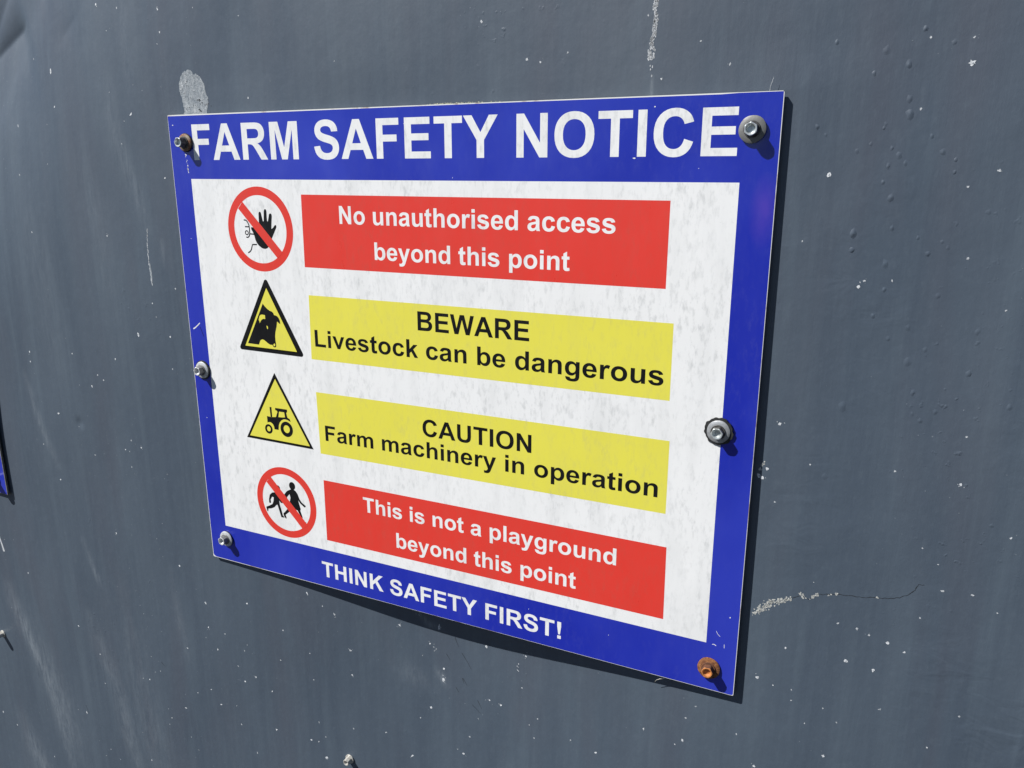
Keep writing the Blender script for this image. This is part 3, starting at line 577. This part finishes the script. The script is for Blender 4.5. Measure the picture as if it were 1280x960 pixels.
# ------------------------------------------------------------------ lettering (bold grotesque capitals and small letters, 2048 units)
G = {
'F': (1251, "M151 0 L151 1466 1156 1466 1156 1218 447 1218 447 871 1059 871 1059 623 447 623 447 0"),
'E': (1366, "M149 0 L149 1466 1236 1466 1236 1218 445 1218 445 893 1181 893 1181 646 445 646 445 247 1264 247 1264 0"),
'T': (1251, "M480 0 L480 1218 45 1218 45 1466 1210 1466 1210 1218 776 1218 776 0"),
'A': (1479, "M1471 0 L1149 0 1021 333 435 333 314 0 0 0 571 1466 884 1466 M926 580 L724 1124 526 580"),
'M': (1706, "M145 0 L145 1466 588 1466 854 466 1117 1466 1561 1466 1561 0 1286 0 1286 1154 995 0 710 0 420 1154 420 0"),
'N': (1479, "M152 0 L152 1466 440 1466 1040 487 1040 1466 1315 1466 1315 0 1018 0 427 956 427 0"),
'Y': (1366, "M534 0 L534 617 -3 1466 344 1466 689 886 1027 1466 1368 1466 829 615 829 0"),
'K': (1479, "M153 0 L153 1466 449 1466 449 815 1047 1466 1445 1466 893 895 1475 0 1092 0 689 688 449 443 449 0"),
'H': (1479, "M150 0 L150 1466 446 1466 446 889 1026 889 1026 1466 1322 1466 1322 0 1026 0 1026 641 446 641 446 0"),
'I': (569, "M140 0 L140 1466 436 1466 436 0"),
'L': (1251, "M157 0 L157 1454 453 1454 453 247 1189 247 1189 0"),
'W': (1933, "M353 0 L3 1466 306 1466 527 459 795 1466 1147 1466 1404 442 1629 1466 1927 1466 1571 0 1257 0 965 1096 674 0"),
'!': (682, "M275 388 L185 1072 185 1466 496 1466 496 1072 409 388 M202 0 L202 281 483 281 483 0"),
'U': (1479, "M147 1466 L443 1466 443 672 Q443 483 454 427 473 337 545 282 617 228 741 228 867 228 931 280 995 331 1008 406 1021 481 1021 655 L1021 1466 1317 1466 1317 696 Q1317 432 1293 323 1269 214 1205 139 1140 64 1032 20 923 -25 748 -25 537 -25 428 24 319 73 256 151 192 229 172 314 143 440 147 686"),
'C': (1479, "M1087 539 L1374 448 Q1308 208 1155 92 1001 -25 765 -25 473 -25 285 175 97 374 97 720 97 1086 286 1289 475 1491 783 1491 1052 1491 1220 1332 1320 1238 1370 1062 L1077 992 Q1051 1106 969 1172 886 1238 768 1238 605 1238 504 1121 402 1004 402 742 402 464 502 346 602 228 762 228 880 228 965 303 1050 378 1087 539"),
'O': (1593, "M89 724 Q89 948 156 1100 206 1212 292 1301 379 1390 482 1433 619 1491 798 1491 1122 1491 1316 1290 1511 1089 1511 731 1511 376 1318 175 1125 -25 802 -25 475 -25 282 174 89 374 89 724 M394 734 Q394 485 509 356 624 228 801 228 978 228 1091 355 1205 483 1205 738 1205 990 1094 1114 984 1238 801 1238 618 1238 506 1112 394 987 394 734"),
'S': (1366, "M74 477 L362 505 Q388 360 467 292 547 224 682 224 825 224 897 284 970 345 970 426 970 478 939 514 909 551 833 578 781 596 596 642 358 701 262 787 127 908 127 1082 127 1194 190 1291 254 1389 373 1440 493 1491 662 1491 938 1491 1077 1370 1217 1249 1224 1047 L928 1034 Q909 1147 846 1196 784 1246 659 1246 530 1246 457 1193 410 1159 410 1102 410 1050 454 1013 510 966 726 915 942 864 1045 809 1149 755 1207 660 1266 566 1266 427 1266 301 1196 191 1126 81 998 27 870 -26 679 -26 401 -26 252 102 103 231 74 477"),
'R': (1479, "M150 0 L150 1466 773 1466 Q1008 1466 1114 1426 1221 1387 1285 1286 1349 1185 1349 1055 1349 890 1252 782 1155 675 962 647 1058 591 1120 524 1183 457 1289 286 L1468 0 1114 0 900 319 Q786 490 744 534 702 579 655 595 608 612 506 612 L446 612 446 0 M446 846 L665 846 Q878 846 931 864 984 882 1014 926 1044 970 1044 1036 1044 1110 1004 1155 965 1201 893 1213 857 1218 677 1218 L446 1218"),
'B': (1479, "M150 1466 L736 1466 Q910 1466 995 1451 1081 1437 1148 1391 1216 1345 1261 1268 1306 1192 1306 1097 1306 994 1250 908 1195 822 1100 779 1234 740 1306 646 1378 552 1378 425 1378 325 1331 230 1285 136 1204 79 1124 23 1006 10 932 2 649 0 L150 0 M446 1222 L446 883 640 883 Q813 883 855 888 931 897 974 940 1018 984 1018 1055 1018 1123 980 1165 943 1208 869 1217 825 1222 616 1222 M446 639 L446 247 720 247 Q880 247 923 256 989 268 1030 314 1072 361 1072 439 1072 505 1040 551 1008 597 947 618 887 639 685 639"),
'a': (1139, "M357 738 L102 784 Q145 938 250 1012 355 1086 562 1086 750 1086 842 1041 934 997 971 928 1009 860 1009 677 L1006 349 Q1006 209 1019 142 1033 76 1070 0 L792 0 Q781 28 765 83 758 108 755 116 683 46 601 11 519 -24 426 -24 262 -24 167 65 73 154 73 290 73 380 116 450 159 521 236 558 314 596 460 624 657 661 733 693 L733 721 Q733 802 693 836 653 871 542 871 467 871 425 841 383 812 357 738 M733 510 Q679 492 562 467 445 442 409 418 354 379 354 319 354 260 398 217 442 174 510 174 586 174 655 224 706 262 722 317 733 353 733 454"),
'b': (1251, "M135 0 L135 1466 416 1466 416 938 Q546 1086 724 1086 918 1086 1045 945 1172 805 1172 542 1172 270 1042 123 913 -24 728 -24 637 -24 548 21 460 67 396 156 L396 0 M414 554 Q414 389 466 310 539 198 660 198 753 198 818 277 884 357 884 528 884 710 818 790 752 871 649 871 548 871 481 792 414 714 414 554"),
'c': (1139, "M1073 748 L796 698 Q782 781 732 823 683 865 604 865 499 865 436 792 374 720 374 550 374 361 437 283 501 205 608 205 688 205 739 250 790 296 811 407 L1087 360 Q1044 170 922 73 800 -24 595 -24 362 -24 223 123 85 270 85 530 85 793 224 939 363 1086 600 1086 794 1086 908 1002 1023 919 1073 748"),
'd': (1251, "M1121 0 L860 0 860 156 Q795 65 706 20 618 -24 528 -24 345 -24 214 123 84 271 84 535 84 805 211 945 338 1086 532 1086 710 1086 840 938 L840 1466 1121 1466 M371 554 Q371 384 418 308 486 198 608 198 705 198 773 280 841 363 841 527 841 710 775 790 709 871 606 871 506 871 438 791 371 712 371 554"),
'e': (1139, "M762 338 L1042 291 Q988 137 871 56 755 -24 580 -24 303 -24 170 157 65 302 65 523 65 787 203 936 341 1086 552 1086 789 1086 926 929 1063 773 1057 450 L353 450 Q356 325 421 255 486 186 583 186 649 186 694 222 739 258 762 338 M778 622 Q775 744 715 807 655 871 569 871 477 871 417 804 357 737 358 622"),
'g': (1251, "M121 -70 L442 -109 Q450 -165 479 -186 519 -216 605 -216 715 -216 770 -183 807 -161 826 -112 839 -77 839 17 L839 172 Q713 0 521 0 307 0 182 181 84 324 84 537 84 804 212 945 341 1086 532 1086 729 1086 857 913 L857 1062 1120 1062 1120 109 Q1120 -79 1089 -172 1058 -265 1002 -318 946 -371 852 -401 759 -431 616 -431 346 -431 233 -338 120 -246 121 -70 M372 553 Q372 384 437 305 503 227 599 227 702 227 773 307 844 388 844 546 844 711 776 791 708 871 604 871 503 871 437 792 372 714 372 553"),
'h': (1251, "M149 0 L149 1466 430 1466 430 927 Q566 1086 755 1086 852 1086 930 1050 1008 1014 1047 958 1087 902 1101 834 1116 766 1116 623 L1116 0 835 0 835 561 Q835 728 819 773 803 818 762 844 722 871 661 871 591 871 536 837 481 803 455 734 430 666 430 532 L430 0"),
'i': (569, "M147 0 L147 1062 428 1062 428 0 M147 1206 L147 1466 428 1466 428 1206"),
'k': (1139, "M137 0 L137 1466 418 1466 418 688 747 1062 1093 1062 730 674 1119 0 816 0 549 477 418 340 418 0"),
'l': (569, "M147 0 L147 1466 428 1466 428 0"),
'm': (1821, "M126 1062 L385 1062 385 917 Q524 1086 716 1086 818 1086 893 1044 968 1002 1016 917 1086 1002 1167 1044 1248 1086 1340 1086 1457 1086 1538 1038 1619 991 1659 899 1688 831 1688 679 L1688 0 1407 0 1407 607 Q1407 765 1378 811 1339 871 1258 871 1199 871 1147 835 1095 799 1072 729 1049 660 1049 510 L1049 0 768 0 768 582 Q768 737 753 782 738 827 706 849 675 871 621 871 556 871 504 836 452 801 429 735 407 669 407 516 L407 0 126 0"),
'n': (1251, "M1113 0 L832 0 832 542 Q832 714 814 764 796 815 755 843 715 871 658 871 585 871 527 831 469 791 447 725 426 659 426 481 L426 0 145 0 145 1062 406 1062 406 906 Q545 1086 756 1086 849 1086 926 1052 1003 1019 1042 967 1082 915 1097 849 1113 783 1113 660"),
'o': (1251, "M82 546 Q82 686 151 817 220 948 346 1017 473 1086 629 1086 870 1086 1024 929 1178 773 1178 534 1178 293 1022 134 867 -24 631 -24 485 -24 352 42 220 108 151 235 82 363 82 546 M370 531 Q370 373 445 289 520 205 630 205 740 205 814 289 889 373 889 533 889 689 814 773 740 857 630 857 520 857 445 773 370 689 370 531"),
'p': (1251, "M139 1062 L401 1062 401 906 Q452 986 539 1036 626 1086 732 1086 917 1086 1046 941 1175 796 1175 537 1175 271 1045 123 915 -24 730 -24 642 -24 570 11 499 46 420 131 L420 -404 139 -404 M417 549 Q417 370 488 284 559 199 661 199 759 199 824 277 889 356 889 535 889 702 822 783 755 864 656 864 553 864 485 784 417 705 417 549"),
'r': (797, "M416 0 L135 0 135 1062 396 1062 396 911 Q463 1018 516 1052 570 1086 638 1086 734 1086 823 1033 L736 788 Q665 834 604 834 545 834 504 801 463 769 439 684 416 599 416 328"),
's': (1139, "M48 303 L330 346 Q348 264 403 221 458 179 557 179 666 179 721 219 758 247 758 294 758 326 738 347 717 367 644 384 304 459 213 521 87 607 87 760 87 898 196 992 305 1086 534 1086 752 1086 858 1015 964 944 1004 805 L739 756 Q722 818 674 851 627 884 539 884 428 884 380 853 348 831 348 796 348 766 376 745 414 717 638 666 863 615 952 541 1040 466 1040 333 1040 188 919 82 798 -24 561 -24 346 -24 220 63 95 150 48 303"),
't': (682, "M634 1062 L634 838 442 838 442 410 Q442 280 447 258 453 237 472 223 492 209 520 209 559 209 633 236 L657 18 Q559 -24 435 -24 359 -24 298 1 237 27 208 67 180 108 169 177 160 226 160 375 L160 838 31 838 31 1062 160 1062 160 1273 442 1437 442 1062"),
'u': (1251, "M848 0 L848 159 Q790 74 695 25 601 -24 496 -24 389 -24 304 23 219 70 181 155 143 240 143 390 L143 1062 424 1062 424 574 Q424 350 439 299 455 249 496 219 537 190 600 190 672 190 729 229 786 269 807 327 828 386 828 614 L828 1062 1109 1062 1109 0"),
'v': (1139, "M442 0 L14 1062 309 1062 509 520 567 339 Q590 408 596 430 610 475 626 520 L828 1062 1117 1062 695 0"),
'y': (1139, "M14 1062 L313 1062 567 308 815 1062 1106 1062 731 40 664 -145 Q627 -238 593 -287 560 -336 516 -366 473 -397 409 -414 346 -431 266 -431 185 -431 107 -414 L82 -194 Q148 -207 201 -207 299 -207 346 -149 393 -92 418 -3"),
' ': (569, ""),
}
def glyph(ch):
    adv, s = G[ch]; loops = []
    tok = s.replace('M', ' M ').replace('L', ' L ').replace('Q', ' Q ').split()
    cur = None; i = 0; cmd = 'M'
    while i < len(tok):
        if tok[i] in 'MLQ': cmd = tok[i]; i += 1
        if cmd == 'M':
            cur = [(float(tok[i]), float(tok[i+1]))]; loops.append(cur); i += 2; cmd = 'L'
        elif cmd == 'L':
            cur.append((float(tok[i]), float(tok[i+1]))); i += 2
        else:
            a = cur[-1]; c = (float(tok[i]), float(tok[i+1])); b = (float(tok[i+2]), float(tok[i+3])); i += 4
            for k in (1, 2, 3, 4):
                t = k/4; cur.append(tuple((1-t)**2*a[d]+2*t*(1-t)*c[d]+t*t*b[d] for d in (0, 1)))
    out = []
    for lp in loops:
        if math.hypot(lp[0][0]-lp[-1][0], lp[0][1]-lp[-1][1]) < 1: lp = lp[:-1]
        out.append(lp)
    return adv, out
def letter_line(text, x0, x1, top, base, z, mat, parent, base1=None, name="lettering"):
    """one printed line: ink from x0 to x1, capitals from top to base (base1: base at the right end)"""
    pen = 0; gl = []
    for ch in text:
        adv, lp = glyph(ch)
        if lp: gl.append([[(x+pen, y) for x, y in l] for l in lp])
        pen += adv
    xs = [p[0] for g in gl for l in g for p in l]; lo, hi = min(xs), max(xs)
    kx = (x1-x0)/(hi-lo); ky = (base-top)/1466.0; sl_ = ((base1 if base1 is not None else base)-base)/(x1-x0)
    polys = []
    for g in gl:
        loops = [[(x0+(x-lo)*kx, base-y*ky+sl_*(x-lo)*kx) for x, y in l] for l in g]
        if len(loops) == 2 and not inside(loops[1][0], loops[0]): polys += [[loops[0]], [loops[1]]]
        else: polys.append(loops)
    return flat_obj(name, polys, z, mat, parent, 'printed words "%s"' % text)
def inside(p, poly):
    c = False; n = len(poly)
    for i in range(n):
        a, b = poly[i], poly[i-1]
        if (a[1] > p[1]) != (b[1] > p[1]) and p[0] < (b[0]-a[0])*(p[1]-a[1])/(b[1]-a[1])+a[0]: c = not c
    return c

# ------------------------------------------------------------------ the sign
SW, SH = 487.4, 400.0
def board(parent, x0, y0, x1, y1, th=2.0, r=1.2, mat='edge'):
    o = rrect(x0, y0, x1, y1, r, 4); n = len(o)
    V = [W3(x, y, .0) for x, y in o] + [W3(x, y, th) for x, y in o]
    F = [tuple(range(n))[::-1], tuple(range(n, 2*n))] + [(i, (i+1) % n, n+(i+1) % n, n+i) for i in range(n)]
    b = link("board", V, F, M[mat], parent)
    b.data.materials.append(M['back']); b.data.polygons[1].material_index = 1
    return b
sign = thing("safety_sign", "rectangular blue-bordered farm safety notice with red and yellow warning panels, bolted to the grey wall", "sign", W3(243.7, 400, 1))
board(sign, 0, 0, SW, SH)
zb, zw, zp, zq, zr = -.03, -.05, -.07, -.09, -.07
wf = [(19.9, 50.9), (465.9, 51.2), (466.2, 363.3), (19.7, 364.3)]
flat_obj("blue_border", [[[(.3, .95), (120, .85), (300, .6), (452, .75), (462, .35), (SW-.4, .35), (SW-.25, 200), (SW-.35, SH-1.2), (SW-.8, SH-.7), (SW-1.4, SH-.3), (240, SH-.2), (3.5, SH-.5), (1.2, SH-1.6), (.5, SH-3)]]], zb, 'blue', sign)
flat_obj("white_field", [[wf]], zw, 'white', sign)
letter_line("FARM SAFETY NOTICE", 25.7, 463.1, 7.9, 35.8, zw, 'white', sign)
letter_line("THINK SAFETY FIRST!", 130.4, 357.2, 375.9, 390.4, zw, 'white', sign, 391.0)

b1 = flat_obj("banner", [[[(133.9, 62.1), (424.7, 62.3), (424.5, 117.6), (133.1, 118.3)]]], zp, 'red', sign, "red banner forbidding unauthorised access")
letter_line("No unauthorised access", 169.5, 389.5, 70.1, 83.5, zq, 'white', b1, 83.8)
letter_line("beyond this point", 200.5, 358.2, 96.3, 109.4, zq, 'white', b1, 109.5)
b2 = flat_obj("banner", [[[(135.1, 140.5), (430.9, 139.6), (431.0, 191.6), (133.9, 193.2)]]], zp, 'yellow', sign, "upper yellow banner warning of livestock")
letter_line("BEWARE", 236.7, 328.8, 145.9, 160.5, zq, 'black', b2, 160.7)
letter_line("Livestock can be dangerous", 138.6, 426.2, 168.2, 182.2, zq, 'black', b2, 182.0)
b3 = flat_obj("banner", [[[(136.2, 220.9), (432.5, 219.5), (432.5, 272.4), (137.0, 274.6)]]], zp, 'yellow', sign, "lower yellow banner warning of farm machinery")
letter_line("CAUTION", 238.4, 331.2, 230.2, 244.1, zq, 'black', b3, 243.9)
letter_line("Farm machinery in operation", 143.2, 426.2, 248.9, 262.3, zq, 'black', b3, 261.4)
b4 = flat_obj("banner", [[[(138.2, 298.4), (434.5, 297.2), (435.0, 353.2), (137.9, 354.2)]]], zp, 'red', sign, "lower red banner saying this is not a playground")
letter_line("This is not a playground", 178.2, 398.6, 306.5, 319.7, zq, 'white', b4, 319.3)
letter_line("beyond this point", 209.9, 368.2, 332.4, 345.8, zq, 'white', b4, 345.4)

def prohibition(cx_, cy_, ro, ri, slash, label):
    p = flat_obj("pictogram", [[circ(cx_, cy_, ro, 96), circ(cx_, cy_, ri, 96)]], zr, 'red', sign, label)
    flat_obj("slash", [[slash]], zq-.035, 'red', p)
    return p
p1 = prohibition(89.9, 90.2, 33.8, 27.1, [(68.0+.6, 74.8-.9), (73.3+.3, 69.5-1), (111.0+.9, 106.9+1), (105.6+.5, 111.7+.9)], "red prohibition ring over a raised black hand")
hand = [(89.3,85.0),(89.5,80.5),(89.7,77.1),(90.3,76.2),(91.2,76.0),(92.2,76.7),(92.7,79.5),(93.6,83.6),(94.4,83.5),(94.9,79),(95.3,75.4),(96.0,74.1),(96.9,73.8),(97.8,74.4),(98.1,76),(97.9,80),(98.0,83.4),(98.8,83.4),(99.7,80.5),(100.4,78.0),(101.2,77.2),(102.3,77.2),(103.1,78),(103.2,79.5),(102.4,84.5),(101.8,89.4),(103.6,88.4),(105.2,86.6),(106.2,86.0),(107.1,86.6),(107.0,88.1),(104.6,92),(101.6,96.9),(99.9,100.6),(97.9,103.4),(96.2,104.9),(94.0,105.5),(91.5,105.3),(89.7,104.5),(87.2,102.9),(85.5,101.0),(84.2,98.4),(83.5,95.5),(82.4,92.8),(80.7,90.2),(80.6,89),(81.4,88.4),(83.2,88.8),(87,91)]
flat_obj("hand_symbol", [[hand]], zq, 'black', p1)
pl = [[stroke([(73.5,82.9),(75.8,83.1),(77.4,84.5),(78.5,86.9),(78.8,89.5),(78.7,94.0)], .98)], [stroke([(78.7,94.0),(77.8,96.0),(76.4,96.9),(74.7,96.6)], .98)],
      [stroke([(74.3,88.3),(78.5,88.3)], .9)], [circ(75.7, 93.1, 2.0, 20), circ(75.7, 93.1, 1.15, 20)], [stroke([(78.7,93.9),(83.0,94.1)], .98)],
      [stroke([(85.4,102.3),(80.7,102.5),(79.9,104.4),(79.1,106.6),(77.5,108.3),(75.4,109.4)], .98)]]
flat_obj("face_symbol", pl, zq-.02, 'black', p1)
p4 = prohibition(95.2, 327.3, 33.1, 26.6, [(73.8+.6, 311.9-.9), (79.3+.2, 306.2-1), (117.0+1, 343.5+1.1), (111.4+.4, 348.4+.9)], "red prohibition ring over two running children")
boy = [(82.9,319.4),(79.6,320.4),(76.9,322.8),(75.6,326.9),(75.4,329.8),(75.8,330.9),(76.8,331.0),(77.7,330.0),(77.4,327.5),(79.4,324.4),(81.2,324.6),(80.6,328.3),(79.1,331.4),(75.6,333.5),(71.8,335.3),(71.7,336.3),(72.6,339.5),(73.5,339.4),(74.0,336.8),(77.6,335.9),(81.1,334.2),(83.7,331.5),(84.9,331.0),(86.6,336.8),(88.3,342.4),(91.8,342.2),(91.4,341.2),(90.2,340.5),(88.9,335),(87.6,330.5),(87.3,326.5),(88.9,328.5),(91.6,328.4),(89,325),(86.2,321.6)]
girl = [(100.3,314.0),(97.6,315.4),(95.7,317.0),(93.5,319.9),(93.7,321.8),(94.8,323.9),(96.7,325.0),(96.5,321.6),(99.6,318.2),(100.4,321.6),(99.2,325.8),(101.4,329.2),(105.0,331.8),(107.3,332.2),(108.7,334.6),(110.8,337.8),(112.5,339.6),(112.3,337.2),(110.4,332.0),(111.0,330.4),(109.9,326.5),(108.8,322.4),(111.0,325.0),(115.3,327.9),(116.5,327.3),(116.8,326.2),(112.8,323.9),(110.6,321.3),(108.7,316.6),(106.8,314.2),(104.8,313.2),(101.8,313.2)]
flat_obj("boy_symbol", [[boy], [circ(86.7, 315.2, 2.75, 20, 3.0)]], zq, 'black', p4)
flat_obj("girl_symbol", [[girl], [circ(103.2, 310.0, 3.35, 24, 3.7)], [[(96.6,332.3),(93.8,335.4),(91.0,338.2),(91.4,340.4),(92.3,341.6),(93.4,342.8),(94.3,342.2),(93.4,338.9),(98.9,334.6)]], [[(113.4,341.4),(116.1,341.9),(115.9,343.1),(114.4,343.1)]]], zq-.02, 'black', p4)

def rtri(pts, r):
    out = []
    for i in range(3):
        p, a, b = Vector(pts[i]), Vector(pts[i-1]), Vector(pts[(i+1) % 3])
        u, v = (a-p).normalized(), (b-p).normalized()
        half = u.angle(v)/2; dist = r/math.tan(half); c = p + (u+v).normalized()*(r/math.sin(half))
        s, e = p+u*dist, p+v*dist
        a0 = math.atan2(s.y-c.y, s.x-c.x); a1 = math.atan2(e.y-c.y, e.x-c.x)
        da = (a1-a0+math.pi) % (2*math.pi)-math.pi
        out += [(c.x+r*math.cos(a0+da*k/6), c.y+r*math.sin(a0+da*k/6)) for k in range(7)]
    return out
p2 = flat_obj("pictogram", [[rtri([(91.5, 128.4), (126.9, 192.4), (56.1, 192.1)], 2.0), [(91.5, 137.4), (119.2, 188.7), (63.5, 188.4)]]], zr, 'black', sign, "black-edged yellow triangle with a bull's head")
flat_obj("yellow_ground", [[[(91.5, 136.2), (120.2, 189.3), (62.5, 189.0)]]], zp, 'yellow', p2)
bull = [(86.5,150.7),(88.6,153),(91,154.9),(93.3,156.2),(95.2,156.6),(96.9,157.6),(97.7,159.5),(99.4,159.7),(100.9,160.2),(102.4,161.6),(103.4,163.6),(103.7,166.6),(102.1,165.9),(100.4,164.6),(100.0,166.8),(99.5,169.2),(98.6,171.6),(97.8,174),(97.2,177.5),(97.2,181.4),(97.6,184.4),(97.5,186.0),(96.6,186.9),(95.4,187.0),(94.4,186.6),(93.4,185.0),(91.5,185.2),(89.8,184.6),(88.0,183.6),(86.2,182.4),(84.6,181.5),(82.7,181.3),(80.9,182.2),(80.0,183.8),(78.9,186.2),(66.7,186.0)]
horn = [(81.6,162.0),(82.8,160.5),(84.8,160.0),(87.9,160.3),(87.9,163.6),(85.8,163.5),(84.0,164.4),(82.7,165.8),(81.6,167.6),(81.2,165.4),(80.6,165)]
flat_obj("bull_symbol", [[bull, horn, [(88.7,169.0),(89.9,169.6),(90.2,171),(89.8,172.1),(88.9,171.2)], [(94.4,184.8),(95.7,183.5),(96.6,184.3),(96.3,185.9),(94.9,186.1)]]], zq, 'black', p2)
p3 = flat_obj("pictogram", [[[(93.1, 209.2), (129.8, 272.2), (56.2, 271.8)], [(93.3, 214.6), (125.9, 270.0), (59.9, 269.6)]]], zr, 'black', sign, "thin-edged yellow triangle with a black tractor")
flat_obj("yellow_ground", [[[(93.2, 213.2), (127, 270.8), (58.9, 270.4)]]], zp, 'yellow', p3)
tr = [(81.1,249.0),(86,249.3),(91.1,248.6),(92.2,246),(93.2,243.8),(92.6,242.7),(90.9,242.4),(90.9,240.4),(104.0,240.3),(103.8,242.7),(102.8,243.2),(103.7,247.4),(106.2,248.6),(107.0,250.9),(103.9,249.7),(101.5,249.3),(99.2,249.6),(97,250.8),(95.0,252.8),(93.7,255.5),(93.0,260.0),(88.5,260.0),(88.2,257.6),(87.2,255.6),(85.0,254.2),(82.8,254.2),(81.2,255)]
wi = [(95.0,243.2),(100.5,243.1),(101.2,247.5),(98.5,248),(93.9,248.3)]
flat_obj("tractor_symbol", [[tr, wi], [[(84.8,240.3),(86.9,240.2),(87.0,249.2),(85.2,249.2)]], [circ(82.1,260.6,4.2,32,4.3), circ(82.1,260.5,2.05,24,2.3)], [circ(102.0,258.2,6.75,48,6.9), circ(102.0,258.0,3.35,32,3.5)]], zq, 'black', p3)

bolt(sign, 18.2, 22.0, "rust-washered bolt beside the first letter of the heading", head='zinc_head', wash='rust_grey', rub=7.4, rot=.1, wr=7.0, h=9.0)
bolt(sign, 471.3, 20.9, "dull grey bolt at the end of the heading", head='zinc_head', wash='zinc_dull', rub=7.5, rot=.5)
bolt(sign, 11.6, 215.2, "small zinc bolt halfway down the narrow blue edge", head='zinc', wash='zinc', rub=8.3, rot=.2, wr=7.4)
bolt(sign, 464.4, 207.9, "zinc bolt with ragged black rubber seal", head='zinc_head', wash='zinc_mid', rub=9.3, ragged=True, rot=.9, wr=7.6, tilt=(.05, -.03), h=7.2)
bolt(sign, 20.2, 377.2, "shiny zinc bolt above the pointed bottom corner", head='zinc', wash='zinc', rub=7.2, rot=.4, wr=7.3)
bolt(sign, 469.4, 382.0, "orange rusted bolt at the bottom corner", head='rust_head', wash='rust', rub=7.2, rot=.0, wr=7.8, tilt=(-.06, .08))
# scratches in the vinyl
flat_obj("scratch", [[stroke([(4.6,178.8),(7,177.6),(10.5,175.0),(13.0,172.9)], 1.1, .8)]], zw-.02, 'white', sign, "short white scratch in the blue edge")
flat_obj("scratch", [[stroke([(12.9,176.5),(16.2,184.7)], .5)]], zw-.02, 'black', sign)
random.seed(5)
pl = []
for k in range(16):
    t = random.random(); pl.append([blot(16.4+1.3*t+random.uniform(-.6, .6), 31+15*t, random.uniform(.2, .62), .5, 7, .4)])
pl += [[stroke([(472.5,352.6),(473.6,354.6),(475.4,356.2)], .28)], [stroke([(470.4,363.6),(471.8,363.2),(473.1,364.1)], .5)], [stroke([(478.5,361.5),(478.7,364.4)], .3)],
       [blot(481, 340, .4, .5)], [blot(412, 6.4, .4)], [blot(421.5, 35.5, .45, .5)], [blot(441, 43, .3)], [blot(230, 12, .25)], [blot(269, 49, .3)], [blot(5, 8, .5, 1.5)], [blot(400, 36.6, .6, 1.8)], [blot(330, 372, .3)], [blot(10, 260, .35)], [blot(27, 392, .3)], [blot(395, 377, .3)], [blot(13, 100, .3)]]
o = flat_obj("fine_scratches", pl, zw-.03, 'white', sign); o["kind"] = "stuff"

# ------------------------------------------------------------------ neighbouring sign at the frame's edge
s2 = thing("safety_sign", "dark blue sign reaching in from beside the main notice, only its corner showing", "sign", W3(-550, 393, 1))
board(s2, -793, -7, -305.5, 393.0, 2.0, .8, 'edge_grey')
flat_obj("blue_border", [[rrect(-792.6, -6.6, -306.6, 392.6, .7, 3)]], zb, 'blue', s2)
flat_obj("white_field", [[rect(-773, 44, -327, 357)]], zw, 'white', s2)
for q in ((-324, 377, 11.0), (-776, 379, 7.8), (-776, 14, 7.8), (-322, 14, 7.8)):
    bolt(s2, q[0], q[1], None, head='zinc', wash='zinc', wr=7.4, rub=7.2, h=q[2])

# ------------------------------------------------------------------ bare screws in the wall, crumbs, threads
def screw(x, y, label, h=6.5):
    z = dep(x, y)
    V, F = hexhead((x, y, z+1.9), 2.0, h+1.9, 5.8, 2.0, .4, flange=4.6)
    s = link("screw", V, F, M['screwpaint'], wall, label=label); shade(s)
screw(-367.5, 586.0, "painted screw in the wall below the neighbouring sign", 10)
screw(142.0, 583.8, "pale screw in the wall below the main sign", 6.5)

def th(name, label, cat, pts, r, mat):
    V, F = tube([W3(*p) for p in pts], r/1000)
    o = link(name, V, F, M[mat], smooth=True); o["label"] = label; o["category"] = cat
th("dry_stalk", "thin pale curl of dry grass caught under the sign's bottom edge", "grass stalk",
   [(438.5, 401.0, 1.2), (437, 402.4, 1.6), (434.5, 403.6, 2.0), (431.8, 405.8, 2.4), (430.8, 408.2, 3.2)], .22, 'stalk')
th("spider_thread", "fine thread standing up from the sign's top edge", "thread", [(478.9, .4, 1.0), (479.3, -3, 1.0), (480.6, -7.6, 1.3)], .12, 'thread')
random.seed(3)
V, F = [], []
for k in range(70):
    x = random.gauss(0, 1)*14 + random.choice((262, 282)); r = random.uniform(.25, .6); b = len(V)
    x = min(305, max(249, x)); y = -r*.4 - random.random()**2*.6; z = 1.0+random.uniform(-.6, 1.2)
    for p in ((1, 0, 0), (-1, 0, 0), (0, 1, 0), (0, -1, 0), (0, 0, 1), (0, 0, -1)):
        V.append(W3(x+p[0]*r*random.uniform(.6, 1.5), y+p[1]*r*.7, z+p[2]*r))
    F += [(b+i, b+j, b+l) for i, j, l in ((0,2,4),(2,1,4),(1,3,4),(3,0,4),(2,0,5),(1,2,5),(3,1,5),(0,3,5))]
o = link("dirt_crumbs", V, F, M['moss']); o["kind"] = "stuff"; o["label"] = "crumbs of dry dirt along the sign's top edge"
